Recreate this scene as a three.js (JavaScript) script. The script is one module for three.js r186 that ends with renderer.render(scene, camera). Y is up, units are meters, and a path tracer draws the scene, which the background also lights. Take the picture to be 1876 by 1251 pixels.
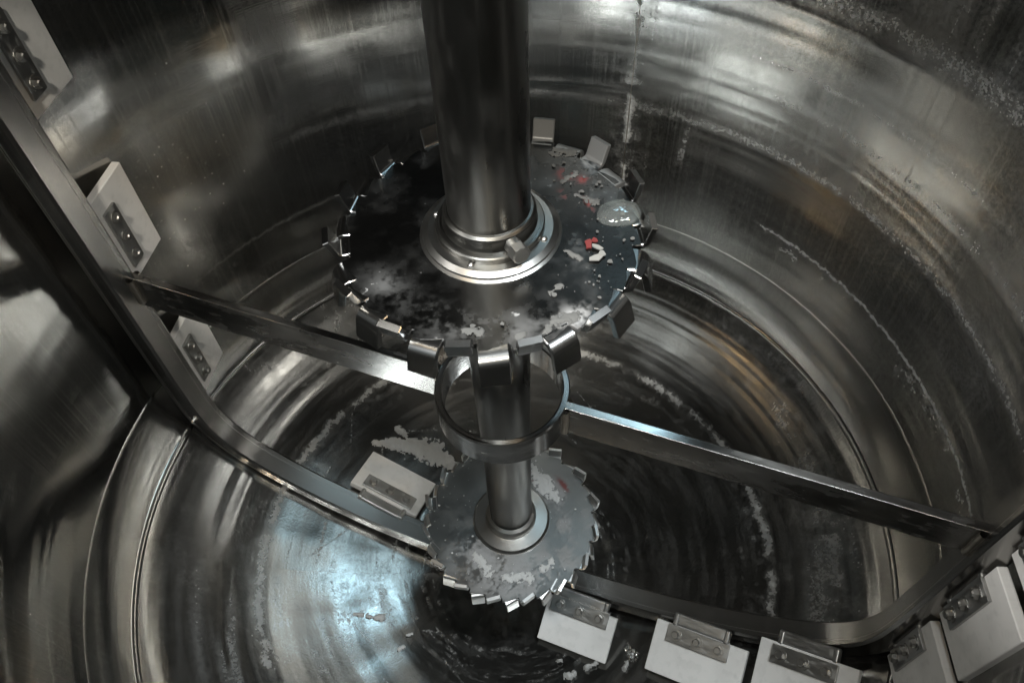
import * as THREE from 'three';
import { RoundedBoxGeometry } from 'three/addons/geometries/RoundedBoxGeometry.js';
import { mergeGeometries, mergeVertices } from 'three/addons/utils/BufferGeometryUtils.js';
import { RectAreaLightUniformsLib } from 'three/addons/lights/RectAreaLightUniformsLib.js';

// Everything below is laid out in units of the upper disc's radius (0.2 m) and scaled to metres when built.
const U = 0.2;
const scene = new THREE.Scene();
scene.background = new THREE.Color().setRGB(0.022, 0.022, 0.022);

// ---------------------------------------------------------------- camera
const camera = new THREE.PerspectiveCamera(46.66, 1024 / 682, 0.02, 200);
camera.position.set(0, 3.729 * U, 3.737 * U);
camera.rotation.set(-0.925076, -0.027804, -0.049072, 'YXZ');
scene.add(camera);

const renderer = new THREE.WebGLRenderer({ antialias: true });
renderer.setSize(1024, 682);
renderer.toneMapping = THREE.LinearToneMapping;
renderer.toneMappingExposure = 1.0;
renderer.shadowMap.enabled = true;
RectAreaLightUniformsLib.init();

// ---------------------------------------------------------------- lamps of the workshop (far above, outside the frame)
// [name, label, position, aim, width, height, colour, intensity]
const LAMPS = [
  ['skylight_window', 'narrow cool white skylight window high above the right of the tank', [4.7, 15, 2.3], [0, 3, 2], 1.3, 2.2, [0.90, 0.97, 1.0], 170],
  ['skylight_window', 'second cool white skylight window high above the front right of the tank', [5.0, 15, 8.0], [0, 3, 2], 1.6, 1.8, [0.96, 1.0, 1.0], 82],
  ['skylight_window', 'small skylight window high above the front of the tank, behind the viewer', [-0.4, 15, 12.5], [0, 3, 2], 1.1, 1.3, [1.0, 0.93, 0.80], 500],
  ['wall_window', 'low slit window far to the left of the tank', [-16, 14, 4], [0, 3, 2], 1.6, 0.6, [1.0, 0.98, 0.94], 850],
  ['ceiling_lamp', 'dim ceiling lamp high above the left of the tank', [-8, 15, 0], [0, 3, 2], 1.0, 1.2, [1.0, 0.97, 0.90], 28],
  ['ceiling_lamp', 'ceiling lamp above the middle of the tank', [-2, 15, 5], [0, 3, 2], 1.2, 1.5, [0.97, 1.0, 0.99], 75],
  ['ceiling_lamp', 'bright cool ceiling lamp far to the right of the tank', [8, 15, 2], [0, 3, 2], 1.0, 1.3, [0.86, 0.95, 1.0], 230],
  ['work_lamp', 'small warm work lamp above the front of the tank', [6.4, 14, 8.6], [0, 3, 2], 0.6, 0.6, [1.0, 0.70, 0.38], 260],
  ['work_lamp', 'small warm work lamp far to the right of the tank', [15, 14, 8], [0, 3, 2.6], 1.0, 1.0, [1.0, 0.68, 0.36], 85],
  ['work_lamp', 'small warm work lamp above the left of the tank', [-5.5, 14, 3.5], [0, 3, 2], 0.6, 0.6, [1.0, 0.74, 0.42], 120],
  ['skylight_window', 'white skylight window high above the front left of the tank', [-6.5, 15, 12], [0, 3, 2.6], 1.7, 1.7, [0.98, 1.0, 1.0], 460],
  ['roof_window', 'broad dim blue roof window above the port at the back of the tank', [7.2, 15.6, -9.5], [1.5, 3.3, -3.0], 9, 7, [0.40, 0.69, 0.84], 2.4],
  ['roof_window', 'pale blue roof window above the port at the back of the tank', [5.6, 15, -9.2], [1.4, 3.3, -3.5], 2.6, 1.0, [0.48, 0.78, 0.96], 25],
];
const taken = {};
function numbered(n) {
  if (!(n in taken)) { taken[n] = 0; return n; }
  taken[n]++; return n + '_' + String(taken[n]).padStart(3, '0');
}
function buildLamp([name, label, pos, aim, w, h, c, inten]) {
  const g = new THREE.Group(); g.name = numbered(name);
  g.userData = { label, category: name.includes('window') ? 'window' : 'lamp' };
  g.position.set(pos[0] * U, pos[1] * U, pos[2] * U);
  g.up.set(0, 0, 1);
  g.lookAt(aim[0] * U, aim[1] * U, aim[2] * U);
  const frame = new THREE.Mesh(new RoundedBoxGeometry((w + 0.3) * U, (h + 0.3) * U, 0.3 * U, 2, 0.05 * U), new THREE.MeshStandardMaterial({ color: 0x444444, roughness: 0.6 }));
  frame.name = 'lamp_frame'; frame.position.z = -0.2 * U; g.add(frame);
  const pane = new THREE.Mesh(new THREE.BoxGeometry(w * U, h * U, 0.02 * U), new THREE.MeshStandardMaterial({ color: 0xffffff, emissive: new THREE.Color().setRGB(...c), emissiveIntensity: Math.min(1, inten * 0.03), roughness: 0.5 }));
  pane.name = 'lamp_pane'; pane.position.z = -0.035 * U; g.add(pane);
  scene.add(g);
  const light = new THREE.RectAreaLight(new THREE.Color().setRGB(...c), inten, w * U, h * U);
  light.position.copy(g.position);
  light.up.set(0, 0, 1);
  light.lookAt(aim[0] * U, aim[1] * U, aim[2] * U);
  scene.add(light);
}
for (const l of LAMPS) buildLamp(l);
const TS = 1;

// ---------------------------------------------------------------- helpers
function rng(seed) { let s = seed >>> 0; return () => { s = (s + 0x6D2B79F5) | 0; let t = Math.imul(s ^ (s >>> 15), 1 | s); t = (t + Math.imul(t ^ (t >>> 7), 61 | t)) ^ t; return ((t ^ (t >>> 14)) >>> 0) / 4294967296; }; }
function hash(x, y) { let h = Math.imul(x, 374761393) + Math.imul(y, 668265263); h = Math.imul(h ^ (h >>> 13), 1274126177); return ((h ^ (h >>> 16)) >>> 0) / 4294967296; }
function noise(x, y) {
  const xi = Math.floor(x), yi = Math.floor(y); let fx = x - xi, fy = y - yi;
  fx = fx * fx * (3 - 2 * fx); fy = fy * fy * (3 - 2 * fy);
  const a = hash(xi, yi), b = hash(xi + 1, yi), c = hash(xi, yi + 1), d = hash(xi + 1, yi + 1);
  return a + (b - a) * fx + (c - a) * fy + (a - b - c + d) * fx * fy;
}
function fbm(x, y, o = 4) { let s = 0, a = 0.5, t = 0; for (let i = 0; i < o; i++) { s += a * noise(x, y); t += a; x = x * 2.03 + 17.1; y = y * 2.03 + 9.7; a *= 0.5; } return s / t; }
const clamp = (x, a = 0, b = 1) => Math.min(b, Math.max(a, x));
const smooth = (a, b, x) => { const t = clamp((x - a) / (b - a)); return t * t * (3 - 2 * t); };
const bump1 = (x, c, w) => Math.exp(-(((x - c) / w) ** 2));            // a soft band
const lerp = (a, b, t) => a + (b - a) * t;
const D2R = Math.PI / 180;

// a set of maps from f(u, v) -> { c: [r, g, b] linear, m: metalness, r: roughness, h: height }
function maps(W, H, f) {
  const col = new Uint8Array(W * H * 4), mr = new Uint8Array(W * H * 4), hh = new Uint8Array(W * H * 4);
  const enc = (x) => 255 * (x <= 0.0031308 ? 12.92 * x : 1.055 * Math.pow(x, 1 / 2.4) - 0.055);
  for (let j = 0; j < H; j++) for (let i = 0; i < W; i++) {
    const o = f((i + 0.5) / W, (j + 0.5) / H), k = (j * W + i) * 4;
    for (let q = 0; q < 3; q++) col[k + q] = enc(clamp(o.c[q])); col[k + 3] = 255;
    mr[k] = 255; mr[k + 1] = 255 * clamp(o.r); mr[k + 2] = 255 * clamp(o.m); mr[k + 3] = 255;
    hh[k] = hh[k + 1] = hh[k + 2] = 255 * clamp(o.h); hh[k + 3] = 255;
  }
  const mk = (d, srgb) => { const t = new THREE.DataTexture(d, W, H, THREE.RGBAFormat); t.magFilter = THREE.LinearFilter; t.minFilter = THREE.LinearMipmapLinearFilter; t.generateMipmaps = true; t.wrapS = t.wrapT = THREE.ClampToEdgeWrapping; if (srgb) t.colorSpace = THREE.SRGBColorSpace; t.needsUpdate = true; return t; };
  return { map: mk(col, true), mr: mk(mr), bump: mk(hh) };
}
function mapped(M, bumpScale, extra = {}) {
  return new THREE.MeshPhysicalMaterial({ map: M.map, metalness: 1, roughness: 1, metalnessMap: M.mr, roughnessMap: M.mr, bumpMap: M.bump, bumpScale, ...extra });
}
function mk(name, geo, mat, parent) {
  geo.scale(U, U, U);
  const m = new THREE.Mesh(geo, mat); m.name = parent === scene ? numbered(name) : name; m.castShadow = m.receiveShadow = true; parent.add(m); return m;
}
function meshOf(name, geo, mat, parent) { const m = new THREE.Mesh(geo, mat); m.name = name; m.castShadow = m.receiveShadow = true; parent.add(m); return m; }
function thing(name, label, category, group) { const g = new THREE.Group(); g.name = numbered(name); g.userData = { label, category }; if (group) g.userData.group = group; scene.add(g); return g; }

// ---------------------------------------------------------------- plain materials
const steel = (c, r, extra = {}) => new THREE.MeshPhysicalMaterial({ color: new THREE.Color().setRGB(...c), metalness: 1, roughness: r, ...extra });
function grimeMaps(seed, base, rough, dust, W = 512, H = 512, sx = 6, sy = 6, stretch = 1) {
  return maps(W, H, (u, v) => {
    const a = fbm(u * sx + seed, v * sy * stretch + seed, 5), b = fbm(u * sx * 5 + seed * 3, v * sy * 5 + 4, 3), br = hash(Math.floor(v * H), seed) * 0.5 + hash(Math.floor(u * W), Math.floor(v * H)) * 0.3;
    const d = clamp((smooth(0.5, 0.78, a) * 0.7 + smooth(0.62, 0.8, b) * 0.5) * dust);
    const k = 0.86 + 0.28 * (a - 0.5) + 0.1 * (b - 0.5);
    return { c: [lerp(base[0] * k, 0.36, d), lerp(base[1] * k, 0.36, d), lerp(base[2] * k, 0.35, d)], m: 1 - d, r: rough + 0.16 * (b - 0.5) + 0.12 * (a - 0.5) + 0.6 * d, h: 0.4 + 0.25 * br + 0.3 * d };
  });
}
const M = {};
M.lowTooth = steel([0.62, 0.62, 0.61], 0.3);
M.anchor = mapped(grimeMaps(3, [0.36, 0.352, 0.336], 0.24, 0.12, 512, 512, 4, 4), 0.0001);
M.shaft = mapped(grimeMaps(8, [0.15, 0.148, 0.139], 0.33, 0.03, 512, 512, 4, 2.5), 0.00007);
M.bright = steel([0.36, 0.355, 0.34], 0.3);
M.tooth = steel([0.32, 0.32, 0.315], 0.22);
M.dustyTooth = steel([0.22, 0.22, 0.215], 0.4, { metalness: 0.6 });
M.bolt = steel([0.42, 0.415, 0.4], 0.36);
M.ring = mapped(grimeMaps(15, [0.44, 0.44, 0.435], 0.14, 0.06, 256, 256, 4, 2), 0.00004);
M.clamp = mapped(grimeMaps(21, [0.5, 0.5, 0.49], 0.36, 0.4, 256, 256, 3, 3), 0.0002);
M.ridge = steel([0.56, 0.55, 0.53], 0.13);
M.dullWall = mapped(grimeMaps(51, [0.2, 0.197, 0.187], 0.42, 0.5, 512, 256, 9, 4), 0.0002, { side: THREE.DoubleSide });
M.bead = steel([0.46, 0.42, 0.36], 0.34);
{
  const P = maps(512, 512, (u, v) => {
    const a = fbm(u * 4 + 7, v * 4 + 2, 5), b = fbm(u * 26 + 1, v * 20, 3), k = 0.85 - 0.07 * smooth(0.42, 0.75, a) - 0.05 * smooth(0.5, 0.8, b) - 0.05 * smooth(0.6, 0.72, fbm(u * 14, v * 9 + 5, 4));
    return { c: [k, k * 0.995, k * 0.975], m: 0, r: 0.5 + 0.1 * b, h: 0.5 + 0.3 * (b - 0.5) };
  });
  M.ptfe = mapped(P, 0.0004, { metalness: 1 });
}

// ---------------------------------------------------------------- the tank
const R = 4.25, YT = -3.75, DEP = 2.25, TOP = 3.3;
const dishY = (r) => YT - DEP * Math.sqrt(Math.max(0, 1 - (r / R) ** 2));
const ripple = (q, az) => 0.006 * (noise(q * 5.5 + 3, az * 0.012 + 50) - 0.5) + 0.0026 * (noise(q * 15 + 9, az * 0.02 + 20) - 0.5);   // polishing rings
const wave = (az, y) => 0.016 * (fbm(az * 0.055 + 40, y * 0.7 + 3, 2) - 0.5) + 0.010 * (fbm(az * 0.16 + 9, y * 1.3 + 30, 2) - 0.5);

const tank = thing('mixing_tank', 'round polished stainless steel mixing tank with dished bottom around the agitator', 'tank');

// wall: uv u follows the azimuth in view (-180..60 degrees), then runs back behind the camera; v follows the height
const VY0 = YT, VY1 = 1.0;
const uOf = (az) => az < 60 ? (az + 180) / 240 : (180 - az) / 120;
function wallMesh(y0, y1, rows) {
  const N = 240, pos = [], uv = [], idx = [];
  for (let j = 0; j <= rows; j++) for (let i = 0; i <= N; i++) {
    const az = -180 + 360 * i / N, y = lerp(y0, y1, j / rows), w = smooth(YT, YT + 0.35, y), seamEnd = Math.min(1, Math.min(i, N - i) / 8);
    const r = R + (wave(az, y) + ripple(y, az) * lerp(0.3, 1.3, smooth(-80, -50, az))) * w * seamEnd;
    pos.push(r * Math.cos(az * D2R), y, r * Math.sin(az * D2R)); uv.push(uOf(az), clamp((y - VY0) / (VY1 - VY0), 0.001, 0.999));
  }
  for (let j = 0; j < rows; j++) for (let i = 0; i < N; i++) { const a = j * (N + 1) + i; idx.push(a, a + 1, a + N + 2, a, a + N + 2, a + N + 1); }
  const g = new THREE.BufferGeometry(); g.setAttribute('position', new THREE.Float32BufferAttribute(pos, 3)); g.setAttribute('uv', new THREE.Float32BufferAttribute(uv, 2)); g.setIndex(idx); g.computeVertexNormals(); return g;
}
const BASE = [0.315, 0.312, 0.298], DUST = [0.44, 0.44, 0.43];
const wallMaps = maps(2048 * TS, 1024 * TS, (u, v) => {
  const az = u * 240 - 180, y = lerp(VY0, VY1, v), s = az * 0.0742;                  // s: length round the wall
  const n1 = fbm(s * 0.9, y * 0.9, 4), n2 = 0.5 * fbm(s * 3.5, y * 16 + 7, 5) + 0.5 * fbm(s * 13, y * 13 + 7, 4), n3 = fbm(s * 55, y * 55, 3), st = fbm(s * 9, y * 0.5 + 3, 4);      // st: vertical streaks
  const hz = fbm(s * 0.8 + 5, y * 14, 3);                                                // horizontal smears
  const rag = (fbm(s * 9, 2.2, 3) - 0.5) * 0.10, rag2 = (fbm(s * 16, 8.8, 4) - 0.5) * 0.12;
  const right = smooth(-75, -62, az), far = smooth(-62, -30, az);
  let d = 0.02 + (0.02 + 0.05 * right) * fbm(s * 1.6 + 50, y * 3, 5) + 0.02 * right * n3;
  d += 0.04 * right * st;
  // scraper bands round the wall
  d += right * 0.26 * bump1(y + 2.0 + rag * 0.6, 0, 0.05) * smooth(0.25, 0.6, n2);
  d += right * 0.05 * smooth(-2.02, -1.98, y + rag * 0.4) * (1 - smooth(-1.98, -1.6, y));
  d += right * smooth(-56, -48, az) * 0.2 * bump1(y + 1.37 + rag * 0.5, 0, 0.06) * smooth(0.2, 0.6, n2);
  d += right * smooth(-52, -46, az) * (1 - smooth(-20, 0, az)) * 0.22 * bump1(y + 1.0 + rag * 0.4, 0, 0.028) * smooth(0.25, 0.6, n2);
  d += smooth(-60, -40, az) * (0.34 * bump1(y + 0.2 + rag, 0, 0.10) * smooth(0.15, 0.7, n3 * 0.6 + n2 * 0.4) + 0.12 * smooth(0.35, 0.8, st) * smooth(-0.25, 0.1, y));
  // splash line with little drops hanging from it
  const spl = bump1(y + 3.02 + rag2 * 0.6, 0, 0.022) + 0.6 * smooth(0.66, 0.78, fbm(s * 8, y * 6 + 3, 3)) * bump1(y, -3.16, 0.12);
  d += (smooth(-45, -36, az) * 0.5 + smooth(-150, -140, az) * (1 - smooth(-122, -112, az)) * 0.14) * spl;
  d += smooth(-12, -8, az) * (1 - smooth(-2, 2, az)) * 0.35 * bump1(y, -3.15, 0.12) * smooth(0.45, 0.65, n2);
  // left of the seam: line at -2 with darker steel below, horizontal smears beside the seam
  d += (1 - right) * (smooth(-125, -118, az) * 0.10 * bump1(y + 1.97 + rag * 0.4, 0, 0.05));
  d += smooth(-92, -84, az) * (1 - smooth(-70, -66, az)) * (0.38 * bump1(y, -1.86, 0.10) + 0.2 * bump1(y, -1.05, 0.06) + 0.12 * bump1(y, -1.4, 0.06)) * smooth(0.42, 0.62, hz);
  // powder along the upright weld seam
  const ws = az + 66.2 + (fbm(y * 4.1, 4, 4) - 0.5) * 0.9, wid = 0.25 + 0.75 * smooth(0.42, 0.7, fbm(y * 2.3, 9, 3));
  d += 0.9 * bump1(ws, 0, wid) * smooth(0.25, 0.5, fbm(y * 5, 3, 3)) + 0.2 * bump1(ws, 0.6, 3.2) * smooth(0.4, 0.7, n2);
  d += 0.35 * bump1(az, -56.6 + (y + 2.2) * 1.2, 0.5) * smooth(-2.75, -2.5, y) * (1 - smooth(-2.15, -2.05, y)) * smooth(0.35, 0.6, n2);
  // splashed drops on the left wall
  const cx = Math.floor(s * 11), cy = Math.floor(y * 13), px = hash(cx, cy) * 0.7 + 0.15, py = hash(cx + 91, cy) * 0.7 + 0.15, rad = 0.06 + 0.16 * hash(cx, cy + 55), dd = Math.hypot(s * 11 - cx - px, (y * 13 - cy - py));
  const zone = bump1(az, -140, 9) * bump1(y, -1.75, 0.6);
  if (hash(cx + 7, cy + 13) < zone * 0.55) d += 0.3 * (1 - smooth(rad * 0.5, rad, dd));
  const pit = bump1(az, -135, 40) * 0.8 * (hash(cx + 31, cy + 77) < 0.10 ? (1 - smooth(rad * 0.3, rad * 0.7, dd)) : 0);
  const gr = 0.5 * noise(s * 48, y * 48) + 0.5 * noise(s * 110 + 7, y * 110), fine = noise(s * 45, y * 0.7 + 9) * 0.6 + 0.4 * noise(s * 120, y * 1.5);
  d *= 0.35 + 0.75 * smooth(0.25, 0.8, gr);
  const pale = 1 + 0.7 * bump1(ws, 0, wid * 1.3);
  d = clamp(d, 0, 0.9);
  const k = (0.93 + 0.16 * (n1 - 0.5) + 0.08 * (hz - 0.5)) * (1 - 0.55 * pit), warm = 1 + 0.05 * (n1 - 0.5);
  const brush = hash(7, Math.floor(v * 1024)) * 0.5 + 0.5 * noise(u * 300, v * 1024);
  return { c: [lerp(BASE[0] * k * warm, DUST[0] * pale, d), lerp(BASE[1] * k, DUST[1] * pale, d), lerp(BASE[2] * k / warm, DUST[2] * pale, d)], m: 1 - d, r: 0.06 + 0.03 * right + 0.02 * n1 + 0.07 * smooth(0.45, 0.85, fine) + 0.03 * n3 + 0.6 * d + 0.2 * pit, h: 0.35 + 0.2 * brush + 0.35 * d };
});
M.wall = mapped(wallMaps, 0.00016, { side: THREE.DoubleSide });
mk('tank_wall', wallMesh(YT, 1.0, 150), M.wall, tank);
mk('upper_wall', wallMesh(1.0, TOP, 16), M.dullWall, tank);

// dished bottom, uv looks straight down
function dishMesh() {
  const N = 240, K = 260, pos = [], uv = [], idx = [];
  for (let j = 0; j <= K; j++) for (let i = 0; i <= N; i++) {
    const th = Math.PI / 2 * j / K, az = -180 + 360 * i / N, r0 = R * Math.sin(th), r = r0;
    const fade = smooth(0, 0.6, r) * (1 - smooth(3.9, 4.2, r)) * Math.min(1, Math.min(i, N - i) / 8);
    const y = dishY(r0) + fade * (1.1 * wave(az * 0.7 + 33, r * 0.6) + 0.006 * Math.sin(r * 7.5 + 0.5)) + smooth(0.3, 1, r) * Math.min(1, Math.min(i, N - i) / 8) * (1 - smooth(4.1, 4.24, r)) * (0.6 + 1.2 * smooth(3.0, 3.6, r)) * ripple(th * 3.4, az);
    pos.push(r * Math.cos(az * D2R), j === K ? YT : y, r * Math.sin(az * D2R)); uv.push(0.5 + r * Math.cos(az * D2R) / 8.6, 0.5 + r * Math.sin(az * D2R) / 8.6);
  }
  for (let j = 0; j < K; j++) for (let i = 0; i < N; i++) { const a = j * (N + 1) + i; if (j) idx.push(a, a + 1, a + N + 2); idx.push(a, a + N + 2, a + N + 1); }
  const g = new THREE.BufferGeometry(); g.setAttribute('position', new THREE.Float32BufferAttribute(pos, 3)); g.setAttribute('uv', new THREE.Float32BufferAttribute(uv, 2)); g.setIndex(idx); g.computeVertexNormals(); return g;
}
function seg(x, z, ax, az, bx, bz) { const t = clamp(((x - ax) * (bx - ax) + (z - az) * (bz - az)) / ((bx - ax) ** 2 + (bz - az) ** 2)); return Math.hypot(x - ax - t * (bx - ax), z - az - t * (bz - az)); }
const rs = rng(77), scratches = [];
for (let i = 0; i < 60; i++) { const r = 0.9 + 2.2 * rs(), a = (100 + 200 * rs()) * D2R, l = 0.12 + 0.5 * rs(), t = a + (rs() - 0.5) * 1.6; scratches.push([r * Math.cos(a), r * Math.sin(a), r * Math.cos(a) - l * Math.sin(t), r * Math.sin(a) + l * Math.cos(t), 0.006 + 0.012 * rs(), 0.3 + 0.5 * rs()]); }
const dishMaps = maps(2048 * TS, 2048 * TS, (u, v) => {
  const x = (u - 0.5) * 8.6, z = (v - 0.5) * 8.6, r = Math.hypot(x, z);
  if (r > 4.35) return { c: BASE, m: 1, r: 0.2, h: 0.5 };
  const az = Math.atan2(z, x) / D2R, s = az * 0.055;
  const n1 = fbm(x * 0.9 + 20, z * 0.9 + 20, 4), n2 = 0.5 * fbm(r * 11 + 3, s * 9 + 9, 5) + 0.5 * fbm(x * 11 + 3, z * 11, 4), n3 = fbm(x * 55, z * 55, 3), cir = fbm(r * 16, s * 1.5 + 6, 3), rag = (fbm(s * 14, 5, 5) - 0.5) * 0.07 + (n3 - 0.5) * 0.05;
  const rightSide = bump1(((az + 30 + 540) % 360) - 180, 0, 62);                      // the right half, towards azimuth -30
  let d = 0.02 + 0.06 * smooth(0.45, 0.75, n2) * smooth(0.35, 0.65, n1) + 0.05 * smooth(0.4, 0.75, cir) + 0.02 * n3;
  // ring of powder scraped up round the floor
  const ringGap = smooth(0.28, 0.5, fbm(s * 5 + 1, 3, 3));
  d += (0.12 + 0.5 * ringGap) * bump1(r - 3.02 + rag, 0, 0.036) * smooth(0.1, 0.6, n2) + 0.12 * bump1(r - 2.9, 0, 0.16) * smooth(0.5, 0.7, n2);
  // grey granular dust on the right and left knuckle
  d += 0.06 * rightSide * smooth(3.5, 3.8, r + rag) * (1 - smooth(3.98, 4.08, r)) * (0.25 + 1.1 * smooth(0.3, 0.75, n3)) * smooth(0.2, 0.75, n2 * 0.6 + n1 * 0.4);
  d += 0.22 * bump1(az, -128, 26) * smooth(3.3, 3.6, r) * (1 - smooth(4.0, 4.15, r)) * smooth(0.3, 0.75, n2);
  d += 0.3 * bump1(az, 10, 16) * bump1(r, 3.62, 0.2) * smooth(0.35, 0.6, n2) + 0.3 * bump1(az, 18, 8) * bump1(r, 3.45, 0.09) * smooth(0.3, 0.6, n3);
  d += 0.25 * bump1(az, -18, 10) * bump1(r, 3.68, 0.1) * smooth(0.45, 0.65, n2);
  d += 0.25 * bump1(az, 165, 40) * bump1(r, 3.35, 0.10) * smooth(0.4, 0.65, cir) + 0.18 * bump1(az, 160, 50) * bump1(r, 3.6, 0.06);
  // swept powder film and scratches on the left of the floor
  d += 0.26 * bump1(az < 0 ? az + 360 : az, 168, 26) * smooth(1.4, 1.7, r) * (1 - smooth(2.3, 2.9, r)) * smooth(0.3, 0.7, n2 * 0.6 + n1 * 0.4) * (0.4 + 1.0 * cir);
  for (const [ax, aZ, bx, bz, w, k] of scratches) { const q = seg(x, z, ax, aZ, bx, bz); if (q < w * 3) d += k * 0.45 * Math.exp(-((q / w) ** 2)) * smooth(0.3, 0.6, n3); }
  // rings of dirt round the middle, under the lower disc
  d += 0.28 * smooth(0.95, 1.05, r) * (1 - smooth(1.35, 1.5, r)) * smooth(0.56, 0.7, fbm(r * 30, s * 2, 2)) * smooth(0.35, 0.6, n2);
  const gr = 0.5 * noise(x * 45, z * 45) + 0.5 * noise(x * 100 + 7, z * 100);
  d *= 0.4 + 0.55 * smooth(0.2, 0.85, gr);
  d = clamp(d, 0, 0.88);
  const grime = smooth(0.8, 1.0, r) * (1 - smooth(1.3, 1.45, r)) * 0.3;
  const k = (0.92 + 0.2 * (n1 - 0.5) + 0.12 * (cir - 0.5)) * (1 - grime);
  return { c: [lerp(BASE[0] * k, DUST[0], d), lerp(BASE[1] * k, DUST[1], d), lerp(BASE[2] * k, DUST[2] * 1.0, d)], m: 1 - d, r: 0.10 + 0.04 * n1 + 0.04 * cir + 0.03 * n3 + 0.6 * d, h: 0.3 + 0.25 * cir + 0.1 * n3 + 0.35 * d };
});
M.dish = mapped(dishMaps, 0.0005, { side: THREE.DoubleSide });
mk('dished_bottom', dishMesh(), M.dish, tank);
// weld beads: round the knuckle, and one upright seam
const beadRing = (r, y, t) => { const g = new THREE.TorusGeometry(r, t, 8, 260); g.rotateX(Math.PI / 2); g.translate(0, y, 0); return g; };
mk('weld_seam', beadRing(R + 0.066, YT, 0.08), M.ridge, tank);
mk('weld_seam', beadRing(4.055 + 0.058, dishY(4.055) - 0.03, 0.08), M.ridge, tank);
{
  const pts = []; for (let y = YT; y <= TOP; y += 0.12) { const az = -66.2 * D2R, r = R + wave(-66.2, y) * smooth(YT, YT + 0.35, y) + 0.004; pts.push(new THREE.Vector3(r * Math.cos(az), y, r * Math.sin(az))); }
  const g = new THREE.TubeGeometry(new THREE.CatmullRomCurve3(pts), 200, 0.008, 8); mk('weld_seam', g, M.bead, tank);
}
// outside shell and rim, so that the wall has thickness
{
  const pr = []; pr.push([R + 0.06, YT]); pr.push([R + 0.06, TOP - 0.06]); pr.push([R + 0.4, TOP - 0.06]); pr.push([R + 0.4, TOP + 0.04]); pr.push([R + 0.002, TOP + 0.04]); pr.push([R + 0.002, TOP]);
  for (let j = 20; j >= 1; j--) { const th = Math.PI / 2 * j / 20; pr.unshift([(R + 0.06) * Math.sin(th), YT - (DEP + 0.06) * Math.cos(th) - 0.001]); } pr.unshift([0.001, YT - DEP - 0.06]);
  mk('outer_shell', new THREE.LatheGeometry(pr.map(([a, b]) => new THREE.Vector2(a, b)), 160), M.bead, tank);
}

// half lid: closed over the back, open over the front, with a round port near its back edge
{
  const sh = new THREE.Shape(), zc = 0.6, rr = R + 0.38, a0 = Math.asin(zc / rr), n = 90;
  for (let i = 0; i <= n; i++) { const a = Math.PI - a0 + (Math.PI + 2 * a0) * i / n; sh[i ? 'lineTo' : 'moveTo'](rr * Math.cos(a), rr * Math.sin(a)); }
  for (const [x, z, q] of [[0, 0, 0.36], [1.5, -3.0, 1.12]]) { const h = new THREE.Path(); h.absarc(x, z, q, 0, Math.PI * 2, true); sh.holes.push(h); }
  const g = new THREE.ExtrudeGeometry(sh, { depth: 0.05, bevelEnabled: false, curveSegments: 40 });
  g.rotateX(Math.PI / 2); g.translate(0, TOP + 0.1, 0); mk('half_lid', g, steel([0.42, 0.41, 0.39], 0.35), tank);
}

// ---------------------------------------------------------------- disperser shaft with its two toothed discs
const shaft = thing('disperser_shaft', 'upright steel shaft in the middle carrying a large toothed disc above a smaller toothed disc', 'mixer shaft');
const lathe = (pts, n = 96) => { const g = new THREE.LatheGeometry(pts.map(([a, b]) => new THREE.Vector2(a, b)), n); return g; };
const lathed = (pts, n) => { const g = lathe(pts, n).toNonIndexed(); g.computeVertexNormals(); return g; };
mk('upper_shaft', lathe([[0.268, 0.19], [0.268, 0.9], [0.268, 1.8], [0.268, 3], [0.268, 5]]), M.shaft, shaft);
function profile(pts) { // a lathe with crisp edges: every straight run of the outline is its own strip
  const gs = []; for (let i = 0; i < pts.length - 1; i++) gs.push(lathe([pts[i], pts[i + 1]], 96)); return mergeGeometries(gs);
}
mk('hub', profile([[0.268, 0.225], [0.284, 0.222], [0.30, 0.205], [0.304, 0.195], [0.312, 0.112], [0.35, 0.104], [0.358, 0.096], [0.36, 0.052]].reverse()), M.shaft, shaft);
mk('flange', profile([[0.33, 0.056], [0.412, 0.052], [0.448, 0.030], [0.45, 0.014], [0.47, 0.004], [0.472, -0.03]]), M.bright, shaft);
mk('lower_shaft', lathe([[0.248, -0.02], [0.246, -1.5], [0.240, -2.0], [0.232, -2.6], [0.228, -4.36]]), M.shaft, shaft);
mk('flange', profile([[0.228, -4.30], [0.262, -4.32], [0.275, -4.37], [0.277, -4.44], [0.40, -4.452], [0.424, -4.475], [0.426, -4.53]]), M.bright, shaft);
function hexBolt(name, x, y, z, dir, rad, len, parent, mat = M.bolt) {
  const gs = [new THREE.CylinderGeometry(rad * 0.94, rad, len * 0.94, 6), new THREE.CylinderGeometry(rad * 0.72, rad * 0.9, len * 0.08, 12)];
  gs[1].translate(0, len * 0.5, 0); const g = mergeGeometries(gs.map((a) => a.toNonIndexed())); g.computeVertexNormals(); g.translate(0, len * 0.47, 0);
  g.applyQuaternion(new THREE.Quaternion().setFromUnitVectors(new THREE.Vector3(0, 1, 0), dir.clone().normalize())); g.translate(x, y, z); return mk(name, g, mat, parent);
}
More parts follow.
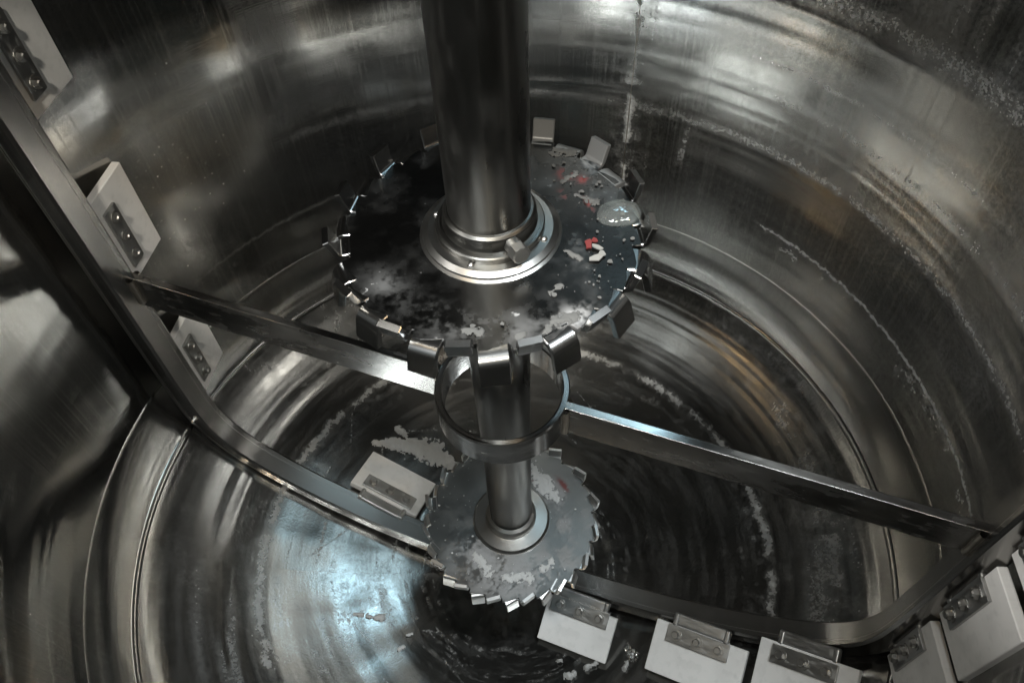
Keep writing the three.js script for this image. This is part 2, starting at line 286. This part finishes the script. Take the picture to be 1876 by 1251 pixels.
{
  const a = 66 * D2R, dir = new THREE.Vector3(Math.cos(a), 0.05, Math.sin(a));
  const g = new THREE.CylinderGeometry(0.058, 0.06, 0.05, 6); g.applyQuaternion(new THREE.Quaternion().setFromUnitVectors(new THREE.Vector3(0, 1, 0), dir)); g.translate(0.338 * Math.cos(a), 0.155, 0.338 * Math.sin(a)); mk('lock_nut', g, M.bolt, shaft);
  hexBolt('bolt', 0.372 * Math.cos(a), 0.158, 0.372 * Math.sin(a), dir, 0.068, 0.07, shaft);
  for (const d of [112, 26, 200, 290]) { const q = d * D2R, s = new THREE.SphereGeometry(0.024, 14, 8, 0, Math.PI * 2, 0, Math.PI / 2); s.translate(0.375 * Math.cos(q), 0.05, 0.375 * Math.sin(q)); mk('screw', s, M.bolt, shaft); }
}
// one tooth: a strip that leaves the rim, rolls over and stands up or hangs down; local x = outwards, z = along the rim
function toothGeo({ w, bend, rad, len, t, root }) {
  const line = [[-root, 0], [0, 0]], n = 9;
  for (let i = 1; i <= n; i++) { const a = bend * i / n, s = Math.sign(bend); line.push([rad * Math.sin(Math.abs(a)), s * rad * (1 - Math.cos(a))]); }
  const [lx, ly] = line[line.length - 1]; line.push([lx + Math.cos(bend) * len, ly + Math.sin(bend) * len]);
  const up = [], dn = [];
  for (let i = 0; i < line.length; i++) {
    const a = line[Math.max(0, i - 1)], b = line[Math.min(line.length - 1, i + 1)], dx = b[0] - a[0], dy = b[1] - a[1], l = Math.hypot(dx, dy);
    up.push(new THREE.Vector2(line[i][0] - dy / l * t / 2, line[i][1] + dx / l * t / 2)); dn.push(new THREE.Vector2(line[i][0] + dy / l * t / 2, line[i][1] - dx / l * t / 2));
  }
  const g = new THREE.ExtrudeGeometry(new THREE.Shape([...up, ...dn.reverse()]), { depth: w - 0.012, bevelEnabled: true, bevelSize: 0.005, bevelThickness: 0.006, bevelSegments: 1, curveSegments: 1 });
  g.translate(0, 0, -w / 2 + 0.006);
  const m = mergeVertices(g.deleteAttribute('normal') && g.deleteAttribute('uv') ? g : g, 1e-4); m.computeVertexNormals();
  return creased(m);
}
function creased(g) { // flat faces with smooth rolls: average normals only over small angles
  const n = g.index ? g.toNonIndexed() : g; n.computeVertexNormals();
  const p = n.attributes.position, nn = n.attributes.normal, map = new Map(), key = (i) => [p.getX(i), p.getY(i), p.getZ(i)].map((v) => Math.round(v * 2e4)).join();
  for (let i = 0; i < p.count; i++) { const k = key(i); if (!map.has(k)) map.set(k, []); map.get(k).push(i); }
  const out = new Float32Array(p.count * 3), v = new THREE.Vector3(), q = new THREE.Vector3(), s = new THREE.Vector3();
  for (const l of map.values()) for (const i of l) { v.fromBufferAttribute(nn, i); s.set(0, 0, 0); for (const j of l) { q.fromBufferAttribute(nn, j); if (q.dot(v) > 0.86) s.add(q); } s.normalize(); out.set([s.x, s.y, s.z], i * 3); }
  n.setAttribute('normal', new THREE.BufferAttribute(out, 3));
  if (!n.attributes.uv) { const uv = new Float32Array(p.count * 2); for (let i = 0; i < p.count; i++) { uv[2 * i] = p.getX(i) + 0.3 * p.getZ(i); uv[2 * i + 1] = p.getY(i) + 0.7 * p.getZ(i); } n.setAttribute('uv', new THREE.BufferAttribute(uv, 2)); }
  return n;
}
function toothedDisc({ y, r0, r1, thick, pitch, phase, up, down, mat, slant, seed, dusty, plain }) {
  const sh = new THREE.Shape(), N = Math.round(360 / pitch); let first = true;
  for (let i = 0; i < N; i++) {
    const a0 = phase + i * pitch - pitch / 2;
    for (const [f, rr] of [[0.04, r0], [0.35, r0 + (r1 - r0) * 0.45], [0.7, r1 * 0.995], [0.93, r1], [0.96, r0 + (r1 - r0) * 0.4]]) { const a = (a0 + f * pitch) * D2R, X = rr * Math.cos(a), Y = rr * Math.sin(a); if (first) { sh.moveTo(X, Y); first = false; } else sh.lineTo(X, Y); }
  }
  const hole = new THREE.Path(); hole.absarc(0, 0, 0.2, 0, Math.PI * 2, true); sh.holes.push(hole);
  const g = new THREE.ExtrudeGeometry(sh, { depth: thick - 0.01, bevelEnabled: true, bevelSize: 0.005, bevelThickness: 0.005, bevelSegments: 1, curveSegments: 48 });
  const p = g.attributes.position, uv = g.attributes.uv; for (let i = 0; i < p.count; i++) uv.setXY(i, 0.5 + p.getX(i) / 2.2, 0.5 + p.getY(i) / 2.2);
  g.rotateX(Math.PI / 2); g.translate(0, -0.005, 0);
  g.translate(0, y, 0);
  const disc = mk('toothed_disc', g, mat, shaft);
  const gu = toothGeo(up), gd = toothGeo(down); gu.scale(U, U, U); gd.scale(U, U, U);
  const rnd = rng(seed);
  for (let i = 0; i < N; i++) {
    const az = (phase + i * pitch + (rnd() - 0.5) * 1.6) * D2R, m = new THREE.Mesh(i % 2 ? gu : gd, Math.cos(az + 48 * D2R) > 0.87 ? dusty : plain || M.tooth);
    m.name = 'tooth'; m.castShadow = m.receiveShadow = true;
    m.position.set((r1 - 0.015) * Math.cos(az) * U, (y - thick / 2) * U, (r1 - 0.015) * Math.sin(az) * U);
    m.rotation.set(0, -az + slant + (rnd() - 0.5) * 0.2, (rnd() - 0.5) * 0.22); disc.add(m);
  }
  return disc;
}
const discMaps = (seed, powder, reds, r, base) => maps(1024, 1024, (u, v) => {
  const x = (u - 0.5) * 2.2, z = (v - 0.5) * 2.2, rr = Math.hypot(x, z), az = Math.atan2(z, x) / D2R;
  const n1 = fbm(x * 2.2 + seed, z * 2.2 + seed, 4), n2 = fbm(x * 7 + seed, z * 7, 6), n3 = fbm(x * 30, z * 30 + seed, 4);
  let d = 0.02 + 0.08 * smooth(0.45, 0.8, n2);
  for (const [a, q, wa, wr, k, th] of powder) d += k * bump1(((az - a + 540) % 360) - 180, 0, wa) * bump1(rr, q, wr) * smooth(th, th + 0.3, n2 * 0.6 + n3 * 0.4);
  d += 0.6 * smooth(0.72, 0.8, n3 * 0.6 + n2 * 0.4); let red = 0;
  for (const [a, q, wa, wr] of reds) red += bump1(az, a, wa) * bump1(rr, q, wr) * smooth(0.42, 0.55, n2 * 0.5 + n3 * 0.5);
  d = clamp(d, 0, 0.9); red = clamp(red * 1.2, 0, 0.9);
  const k = base * (0.85 + 0.5 * (n1 - 0.5)), m = 1 - Math.max(d, red);
  const c = [lerp(lerp(k, 0.30, d), 0.15, red), lerp(lerp(k, 0.30, d), 0.03, red), lerp(lerp(k * 0.97, 0.30, d), 0.027, red)];
  return { c, m, r: r + 0.14 * n1 + 0.55 * d + 0.2 * red, h: 0.3 + 0.1 * n3 + 0.45 * d };
});
M.discTop = mapped(discMaps(4, [[76, 0.87, 26, 0.14, 0.26, 0.3], [58, 0.91, 6, 0.08, 1.0, 0.25], [112, 0.82, 30, 0.16, 0.24, 0.3], [5, 0.66, 30, 0.2, 0.3, 0.5], [-38, 0.95, 10, 0.08, 0.7, 0.4], [150, 0.8, 10, 0.12, 0.3, 0.3]], [[-42, 0.74, 5, 0.05], [-33, 0.79, 2.4, 0.04], [-28, 0.6, 6, 0.025], [-16, 0.7, 6, 0.02]], 0.17, 0.07), 0.0008);
M.discLow = mapped(discMaps(31, [[104, 0.62, 42, 0.2, 1.0, 0.36], [150, 0.5, 24, 0.16, 0.7, 0.4], [-35, 0.55, 26, 0.16, 0.95, 0.36], [20, 0.6, 40, 0.2, 0.3, 0.42], [70, 0.78, 34, 0.1, 0.5, 0.4]], [[-30, 0.72, 8, 0.03], [-62, 0.56, 5, 0.04]], 0.24, 0.26), 0.0008);
toothedDisc({ y: 0, r0: 0.93, r1: 0.985, thick: 0.05, pitch: 12, phase: 80 - 12, mat: M.discTop, dusty: M.dustyTooth, slant: 0.1, seed: 5,
  up: { w: 0.155, bend: 74 * D2R, rad: 0.05, len: 0.12, t: 0.034, root: 0.04 }, down: { w: 0.19, bend: -76 * D2R, rad: 0.075, len: 0.12, t: 0.036, root: 0.04 } });
toothedDisc({ y: -4.50, r0: 0.89, r1: 0.93, thick: 0.04, pitch: 11.25, phase: 72, mat: M.discLow, plain: M.lowTooth, dusty: M.lowTooth, slant: 0.42, seed: 9,
  up: { w: 0.15, bend: 84 * D2R, rad: 0.03, len: 0.10, t: 0.022, root: 0.05 }, down: { w: 0.14, bend: -80 * D2R, rad: 0.03, len: 0.10, t: 0.022, root: 0.04 } });

// ---------------------------------------------------------------- anchor agitator: legs, arms, crossbars, ring, scrapers
const anchor = thing('anchor_agitator', 'curved steel anchor frame with a crossbar and ring round the shaft and white scrapers', 'agitator');
// the curve of the inner edge in the plane of a leg: (distance from the axis, height)
const CURVE = new THREE.CatmullRomCurve3([[3.83, 3.2], [3.83, 1.5], [3.83, 0], [3.82, -1.5], [3.82, -2.8], [3.81, -3.6], [3.78, -4.1], [3.68, -4.45], [3.45, -4.76], [3.1, -5.0], [2.7, -5.2], [2.25, -5.36], [1.8, -5.48], [1.3, -5.56], [0.85, -5.6], [0.34, -5.62]].map(([a, b]) => new THREE.Vector3(a, b, 0)), false, 'centripetal');
function sweep(az, n0, n1) {
  const K = 150, a = az * D2R, er = [Math.cos(a), Math.sin(a)], en = [-Math.sin(a), Math.cos(a)], pos = [], idx = [], uv = [];
  const pts = [], tan = []; for (let i = 0; i <= K; i++) { pts.push(CURVE.getPointAt(i / K)); tan.push(CURVE.getTangentAt(i / K)); }
  const ch = 0.026, ringOf = (depth) => {
    const s = [];   // (o: outwards from the inner edge, n: across), with rounded corners
    for (const [o, n, q] of [[0, n0, 0], [0, n1, 1], [depth, n1, 2], [depth, n0, 3]]) for (let k = 0; k <= 1; k++) { const th = (q === 0 ? [180, 90] : q === 1 ? [90, 0] : q === 2 ? [0, -90] : [-90, -180]).map((z) => z * D2R), t = lerp(th[0], th[1], k); const co = o === 0 ? ch : depth - ch, cn = n === n0 ? n0 + ch : n1 - ch; s.push([co - ch * Math.sin(t), cn + ch * Math.cos(t)]); }
    return s;
  };
  let L = 0; const S = 8; let len = 0;
  for (let i = 0; i <= K; i++) {
    const p = pts[i], t = tan[i]; if (i) len += p.distanceTo(pts[i - 1]);
    const ox = -t.y, oy = t.x;                                           // outward normal in the plane (towards wall and floor)
    const depth = lerp(0.25, 0.2, smooth(-4.2, -5.0, -p.y * -1)), sec = ringOf(p.y > -4.2 ? 0.25 : lerp(0.25, 0.2, clamp((-4.2 - p.y) / 0.8)));
    sec.forEach(([o, n], k) => { const r = p.x + ox * o, y = p.y + oy * o; pos.push(r * er[0] + n * en[0], y, r * er[1] + n * en[1]); uv.push(len * 0.6, k / S * 1.1 * 0.6); });
  }
  for (let i = 0; i < K; i++) for (let k = 0; k < S; k++) { const b = i * S + k, c = i * S + (k + 1) % S; idx.push(b, b + S, c, c, b + S, c + S); }
  for (const e of [0, K]) for (let k = 1; k < S - 1; k++) e ? idx.push(e * S, e * S + k + 1, e * S + k) : idx.push(0, k, k + 1);
  const g = new THREE.BufferGeometry(); g.setAttribute('position', new THREE.Float32BufferAttribute(pos, 3)); g.setAttribute('uv', new THREE.Float32BufferAttribute(uv, 2)); g.setIndex(idx); return creased(g);
}
const AZR = 24, AZL = 204.5;
M.anchor.side = THREE.DoubleSide;
mk('leg', sweep(AZL, -0.25, 0.04), M.anchor, anchor);
mk('leg', sweep(AZR, -0.12, 0.16), M.anchor, anchor);
// weld run where scrapers' side of the leg meets a second plate: a thin strip along the left leg
function bar(az, r0, r1, y0, y1, n, th) {
  const g = new RoundedBoxGeometry(r1 - r0, y1 - y0, th, 2, 0.008); const p = g.attributes.position, uv = g.attributes.uv; for (let i = 0; i < p.count; i++) uv.setXY(i, 0.5 + p.getX(i) * 0.28, 0.5 + p.getY(i) * 0.9 + p.getZ(i) * 0.9); g.translate((r0 + r1) / 2, (y0 + y1) / 2, n); g.rotateY(-az * D2R); return g;
}
mk('crossbar', bar(AZL, 0.56, 3.86, -2.27, -1.85, 0.0, 0.075), M.anchor, anchor);
mk('crossbar', bar(AZR, 0.56, 3.86, -2.22, -1.85, 0.0, 0.08), M.anchor, anchor);
{ // centre ring, open round the shaft
  const g = profile([[0.515, -2.15], [0.515, -1.862], [0.527, -1.85], [0.566, -1.85], [0.578, -1.862], [0.578, -2.15], [0.568, -2.16], [0.525, -2.16], [0.515, -2.15]].reverse());
  M.ring.side = THREE.DoubleSide; mk('centre_ring', g, M.ring, anchor);
  const b = lathe([[0.2, -5.78], [0.34, -5.78], [0.38, -5.74], [0.38, -5.42], [0.34, -5.38], [0.05, -5.38]], 48); mk('bottom_hub', b, M.anchor, anchor);
}
for (const az of [AZL, AZR]) mk('top_crossbar', bar(az, 0.3, 3.84, 2.75, 3.1, 0.0, 0.08), M.anchor, anchor);
// weld fillets where bars meet legs and ring
for (const [az, r, n] of [[AZL, 3.815, 0.05], [AZL, 3.815, -0.05], [AZR, 3.815, 0.055], [AZR, 0.585, 0.05], [AZL, 0.585, -0.05], [AZR, 0.585, -0.05]]) {
  const pts = []; for (let i = 0; i <= 8; i++) { const y = lerp(-1.87, -2.2, i / 8), a = az * D2R, j = (hash(i, r * 100 | 0) - 0.5) * 0.008; pts.push(new THREE.Vector3((r + j) * Math.cos(a) - n * Math.sin(a), y, (r + j) * Math.sin(a) + n * Math.cos(a))); }
  mk('weld_bead', new THREE.TubeGeometry(new THREE.CatmullRomCurve3(pts), 24, 0.034, 7), M.bead, anchor);
}
// scrapers: white plate (part) with clamp plate, bolts and mounting tab (sub-parts)
const PL = 1.03, PT = 0.085;
const clampGeo = new RoundedBoxGeometry(0.7 * U, 0.19 * U, 0.035 * U, 1, 0.008 * U), tabGeo = new RoundedBoxGeometry(0.56 * U, 0.13 * U, 0.07 * U, 2, 0.02 * U), tabSide = new RoundedBoxGeometry(0.06 * U, 0.15 * U, 0.09 * U, 2, 0.02 * U);
const boltGeo = (() => { const a = new THREE.CylinderGeometry(0.034, 0.037, 0.045, 6).toNonIndexed(), b = new THREE.CylinderGeometry(0.024, 0.031, 0.012, 10).toNonIndexed(), w = new THREE.CylinderGeometry(0.05, 0.052, 0.012, 14).toNonIndexed(); b.translate(0, 0.028, 0); w.translate(0, -0.02, 0); const g = mergeGeometries([a, b, w]); g.computeVertexNormals(); g.rotateX(Math.PI / 2); g.scale(1.3 * U, 1.3 * U, 1.0 * U); return g; })();
// A: middle of the inner edge; u: along the leg; w: from the leg to the wall (length = depth of the plate)
function scraper(A, u, wv, look) {
  const depth = wv.length(), w = wv.clone().normalize(), uu = u.clone().addScaledVector(w, -u.dot(w)).normalize(), n = new THREE.Vector3().crossVectors(uu, w).normalize();
  if (n.dot(look) < 0) { uu.negate(); n.negate(); }
  const len = look.len || PL;
  const g = new RoundedBoxGeometry(len, depth, PT, 2, 0.012);
  const p = g.attributes.position, uv = g.attributes.uv; for (let i = 0; i < p.count; i++) uv.setXY(i, clamp(0.5 + p.getX(i) / 1.3 * 0.9 + (look.ou || 0)), clamp(0.5 + p.getY(i) / 1.3));
  const s = mk('scraper_plate', g, M.ptfe, anchor);
  s.matrixAutoUpdate = true; const mm = new THREE.Matrix4().makeBasis(uu, w, n); s.quaternion.setFromRotationMatrix(mm);
  s.position.copy(A).addScaledVector(w, depth / 2).multiplyScalar(U);
  const add = (nm, geo, mat, x, y, z) => { const m = meshOf(nm, geo, mat, s); m.position.set(x * U, y * U, z * U); return m; };
  const base = -depth / 2;
  add('clamp_plate', clampGeo, M.clamp, 0.02, base + (look.cl ?? 0.13), PT / 2 + 0.015);
  for (const x of [-0.24, 0, 0.24]) add('bolt', boltGeo, M.bolt, x + 0.02, base + (look.cl ?? 0.13), PT / 2 + 0.055);
  add('mounting_tab', tabGeo, M.clamp, 0.02, base - 0.07, 0.0);
  for (const x of [-0.27, 0.31]) add('tab_lug', tabSide, M.clamp, x, base - 0.06, 0.004);
  return s;
}
const polar = (r, az, y) => new THREE.Vector3(r * Math.cos(az * D2R), y, r * Math.sin(az * D2R));
const along = (az, s, n, y) => { const a = az * D2R; return new THREE.Vector3(s * Math.cos(a) - n * Math.sin(a), y, s * Math.sin(a) + n * Math.cos(a)); };
// on the legs
const upV = new THREE.Vector3(0, 1, 0);
for (const yb of [0.33, -1.62, -3.64]) { const A = along(AZL, 4.03, 0.1, yb), B = along(AZL, 4.155, 0.70, yb); const look = along(AZL, -1, 0, 0); look.cl = 0.17; look.ou = yb * 0.02; scraper(A, upV, B.clone().sub(A), look); }
for (const yb of [0.0, -1.27, -2.55, -3.80]) { const A = along(AZR, 4.0, 0.18, yb), B = along(AZR, 4.165, 0.70, yb); const look = along(AZR, -1, 0, 0); look.cl = 0.1; look.ou = yb * 0.02; look.len = 1.06; scraper(A, upV, B.clone().sub(A), look); }
// on the arms, resting on the floor
function floorScraper(az, s0, s1, ni, no, rise, cl) {
  const f = (s, n, h) => along(az, s, n, dishY(Math.hypot(s, n)) + h);
  const A0 = f(s0, ni, rise), A1 = f(s1, ni, rise), B = f(s0, no, 0.05).add(f(s1, no, 0.05)).multiplyScalar(0.5), A = A0.clone().add(A1).multiplyScalar(0.5);
  const look = new THREE.Vector3(0, 1, 0); look.cl = cl; look.len = A0.distanceTo(A1); look.ou = s0 * 0.02;
  scraper(A, A1.clone().sub(A0), B.sub(A), look);
}
floorScraper(AZR, 0.56, 1.40, 0.30, 0.76, 0.32, 0.06);
floorScraper(AZR, 1.84, 2.82, 0.26, 0.78, 0.31, 0.10);
floorScraper(AZR, 2.93, 3.78, 0.26, 0.78, 0.31, 0.12);
floorScraper(AZL, 1.36, 2.28, 0.08, 0.66, 0.26, 0.13);

// ---------------------------------------------------------------- powder and scraps left in the tank
const onDish = (x, z) => dishY(Math.hypot(x, z)) + 0.006;
M.discCrumb = new THREE.MeshStandardMaterial({ color: new THREE.Color().setRGB(0.10, 0.10, 0.097), roughness: 0.95 });
M.crumb = new THREE.MeshStandardMaterial({ color: new THREE.Color().setRGB(0.34, 0.34, 0.335), roughness: 0.95 });
M.powder = new THREE.MeshStandardMaterial({ color: new THREE.Color().setRGB(0.5, 0.5, 0.49), roughness: 0.95 });
M.scrap = new THREE.MeshStandardMaterial({ color: new THREE.Color().setRGB(0.22, 0.217, 0.205), roughness: 0.7, side: THREE.DoubleSide });
M.redScrap = new THREE.MeshStandardMaterial({ color: new THREE.Color().setRGB(0.13, 0.018, 0.017), roughness: 0.6, side: THREE.DoubleSide });
// a low heap on the floor: only the cells where the heap is thicker than nothing
function heap(lines, hgt, seed, ground, step = 0.014, frag = 0.35) {
  const pos = [], idx = [], at = new Map();
  let x0 = 9, x1 = -9, z0 = 9, z1 = -9; for (const [a, b, c, d, w, w2] of lines) { const m = Math.max(w, w2) * 1.6; x0 = Math.min(x0, a - m, c - m); x1 = Math.max(x1, a + m, c + m); z0 = Math.min(z0, b - m, d - m); z1 = Math.max(z1, b + m, d + m); }
  const f = (x, z) => {
    let best = 0; for (const [a, b, c, d, w, w2] of lines) { const t = clamp(((x - a) * (c - a) + (z - b) * (d - b)) / ((c - a) ** 2 + (d - b) ** 2 + 1e-9)), q = Math.hypot(x - a - t * (c - a), z - b - t * (d - b)) / lerp(w, w2, t); best = Math.max(best, 1 - q); }
    return best <= 0 ? -1 : best + Math.min(1, best * 5) * (1.1 * (fbm(x * 9 + seed, z * 9 + seed, 5) - 0.52) + 2.6 * frag * (fbm(x * 34 + seed, z * 34, 4) - 0.5) - 0.3 * frag);
  };
  const V = (i, j) => { const k = i + ',' + j; if (!at.has(k)) { const x = x0 + i * step, z = z0 + j * step, h = clamp(f(x, z) - 0.02, 0, 0.6); at.set(k, pos.length / 3); pos.push(x, ground(x, z) + hgt * Math.sqrt(h) * (0.5 + fbm(x * 16, z * 16 + seed, 4)), z); } return at.get(k); };
  for (let i = 0; x0 + i * step < x1; i++) for (let j = 0; z0 + j * step < z1; j++) if (f(x0 + (i + 0.5) * step, z0 + (j + 0.5) * step) > 0.02) { const a = V(i, j), b = V(i + 1, j), c = V(i + 1, j + 1), d = V(i, j + 1); idx.push(a, d, c, a, c, b); }
  const g = new THREE.BufferGeometry(); g.setAttribute('position', new THREE.Float32BufferAttribute(pos, 3)); g.setIndex(idx); g.computeVertexNormals(); g.setAttribute('uv', new THREE.Float32BufferAttribute(new Float32Array(pos.length / 3 * 2), 2)); return g.toNonIndexed();
}
function stuff(name, label, category, geo, mat) { const m = mk(name, geo, mat, scene); m.userData = { label, category, kind: 'stuff' }; return m; }
stuff('powder_heap', 'low heap of white powder on the floor behind the scraper of the left arm', 'powder', heap([[-1.78, -1.73, -1.35, -1.72, 0.05, 0.12], [-1.35, -1.72, -1.0, -1.62, 0.14, 0.2], [-1.0, -1.6, -0.78, -1.46, 0.18, 0.10], [-1.45, -1.93, -1.36, -1.86, 0.06, 0.06]], 0.05, 3, onDish), M.powder);
stuff('powder_heap', 'small white powder clumps on the floor at the left of the smaller disc', 'powder', heap([[-1.95, 0.52, -1.86, 0.53, 0.02, 0.035], [-1.8, 0.54, -1.77, 0.55, 0.04, 0.03], [-1.7, 0.56, -1.64, 0.55, 0.035, 0.06], [-1.42, 0.94, -1.38, 0.92, 0.03, 0.03], [-1.33, 0.78, -1.28, 0.76, 0.02, 0.02]], 0.05, 8, onDish), M.powder);
stuff('powder_heap', 'broken grey powder crumbs on the floor under the scraper nearest the smaller disc', 'powder', heap([[0.52, 1.37, 0.58, 1.35, 0.06, 0.045], [0.43, 1.19, 0.45, 1.19, 0.03, 0.03], [0.74, 1.3, 0.86, 1.26, 0.035, 0.03], [1.17, 1.36, 1.2, 1.3, 0.03, 0.05], [1.62, 1.42, 1.6, 1.36, 0.03, 0.03]], 0.09, 12, onDish), M.powder);
// flakes: thin irregular chips lying on a disc
function flake(x, y, z, size, seed, thick = 0.008, squash = 1) {
  const r = rng(seed), n = 7 + Math.floor(r() * 4), sh = new THREE.Shape(), rot = r() * 6;
  for (let i = 0; i < n; i++) { const a = i / n * Math.PI * 2, q = size * (0.55 + 0.6 * r()), px = q * Math.cos(a), py = q * Math.sin(a) * squash; sh[i ? 'lineTo' : 'moveTo'](px * Math.cos(rot) - py * Math.sin(rot), px * Math.sin(rot) + py * Math.cos(rot)); }
  const g = new THREE.ExtrudeGeometry(sh, { depth: thick, bevelEnabled: false }); g.rotateX(-Math.PI / 2 + (r() - 0.5) * 0.4); g.rotateZ((r() - 0.5) * 0.3); g.translate(x, y + 0.008, z); return g.index ? g.toNonIndexed() : g;
}
{
  const r = rng(41), gs = [], low = [];
  for (let i = 0; i < 70; i++) { const q = 0.5 + 0.45 * Math.sqrt(r()), a = (-55 + 110 * r()) * D2R; gs.push(flake(q * Math.cos(a), 0, q * Math.sin(a), 0.003 + 0.013 * r() ** 3, 1000 + i, 0.006)); }
  for (const [x, z, q] of [[0.74, 0.36, 0.02], [0.88, -0.06, 0.016], [0.36, 0.6, 0.02], [0.03, 0.8, 0.014], [-0.15, 0.8, 0.02], [0.66, -0.2, 0.018]]) gs.push(flake(x, 0, z, q, 77 + Math.round(x * 1000)));
  gs.push(heap([[0.37, 0.8, 0.46, 0.77, 0.06, 0.05], [0.28, 0.87, 0.3, 0.86, 0.03, 0.04], [0.34, 0.58, 0.4, 0.53, 0.025, 0.03], [0.48, 0.24, 0.55, 0.3, 0.03, 0.03], [0.6, -0.28, 0.72, -0.2, 0.02, 0.04], [0.52, -0.42, 0.62, -0.5, 0.03, 0.03], [0.5, -0.74, 0.62, -0.72, 0.05, 0.04], [-0.2, 0.82, -0.12, 0.84, 0.03, 0.04], [0.12, 0.9, 0.16, 0.88, 0.03, 0.02]], 0.018, 31, () => 0.001, 0.006, 0.85));
  for (let i = 0; i < 70; i++) { const q = 0.3 + 0.58 * Math.sqrt(r()), a = r() * 6.28; low.push(flake(q * Math.cos(a), -4.5, q * Math.sin(a), 0.004 + 0.012 * r() ** 3, 3000 + i, 0.006)); }
  low.push(heap([[0.3, -0.56, 0.42, -0.36, 0.1, 0.12], [0.42, -0.36, 0.52, -0.18, 0.12, 0.06], [0.24, -0.66, 0.3, -0.6, 0.06, 0.05], [-0.42, 0.4, -0.3, 0.56, 0.05, 0.09], [-0.1, 0.66, 0.12, 0.7, 0.06, 0.08], [0.3, 0.6, 0.42, 0.52, 0.05, 0.04]], 0.02, 57, () => -4.499, 0.007, 0.8));
  stuff('powder_crumbs', 'white powder crumbs scattered on the large upper toothed disc', 'powder', mergeGeometries(gs), M.discCrumb);
  stuff('powder_crumbs', 'white powder crumbs scattered on the small lower toothed disc', 'powder', mergeGeometries(low), M.powder);
}
function loose(name, label, category, geo, mat) { const m = mk(name, geo, mat, scene); m.userData = { label, category }; return m; }
loose('paint_chip', 'red scrap beside a pale scrap on the right of the upper toothed disc', 'scrap', mergeGeometries([flake(0.625, 0, 0.2, 0.045, 5, 0.012, 0.6), flake(0.665, 0.006, 0.175, 0.028, 9, 0.01, 0.7)]), M.redScrap);
loose('paper_scrap', 'pale torn scrap beside the red one on the right of the upper disc', 'scrap', mergeGeometries([flake(0.67, 0.012, 0.235, 0.045, 15, 0.01, 0.5), flake(0.655, 0.004, 0.32, 0.06, 18, 0.008, 0.55), flake(0.70, 0.004, 0.285, 0.034, 22, 0.008, 0.8)]), M.scrap);
{ // a glossy bubble of clear film on the edge of the upper disc
  const g = new THREE.SphereGeometry(0.15, 40, 20, 0, Math.PI * 2, 0, Math.PI / 2), p = g.attributes.position;
  for (let i = 0; i < p.count; i++) { const x = p.getX(i), y = p.getY(i), z = p.getZ(i), k = 0.9 + 0.22 * fbm(x * 12 + 5, z * 12 + y * 6, 3); p.setXYZ(i, x * k, y * 0.4 * k, z * k * 0.8); }
  g.computeVertexNormals(); g.translate(0.86, 0.002, -0.07);
  loose('plastic_film', 'glossy clear plastic film bubble on the right edge of the upper toothed disc', 'plastic film', g, new THREE.MeshPhysicalMaterial({ color: new THREE.Color().setRGB(0.85, 0.9, 0.88), roughness: 0.06, metalness: 0, transmission: 0.92, thickness: 0, ior: 1.5, side: THREE.DoubleSide }));
}
{ // a crumpled bit of foil on the floor between two scrapers
  const g = new THREE.IcosahedronGeometry(0.085, 5), p = g.attributes.position;
  for (let i = 0; i < p.count; i++) { const x = p.getX(i), y = p.getY(i), z = p.getZ(i), k = 0.55 + 0.95 * Math.abs(fbm(x * 22 + 9, y * 22 + z * 31, 3) - 0.5) * 2.2; p.setXYZ(i, x * k * 0.9, y * k * 0.7, z * k * 1.3); }
  const gg = creased(g.index ? g : g.clone()); gg.rotateY(0.5); gg.translate(1.27, onDish(1.27, 1.2) + 0.03, 1.2); loose('crumpled_foil', 'small bright crumpled foil on the floor between two white scrapers', 'foil', gg, steel([0.75, 0.75, 0.74], 0.18));
}

renderer.render(scene, camera);
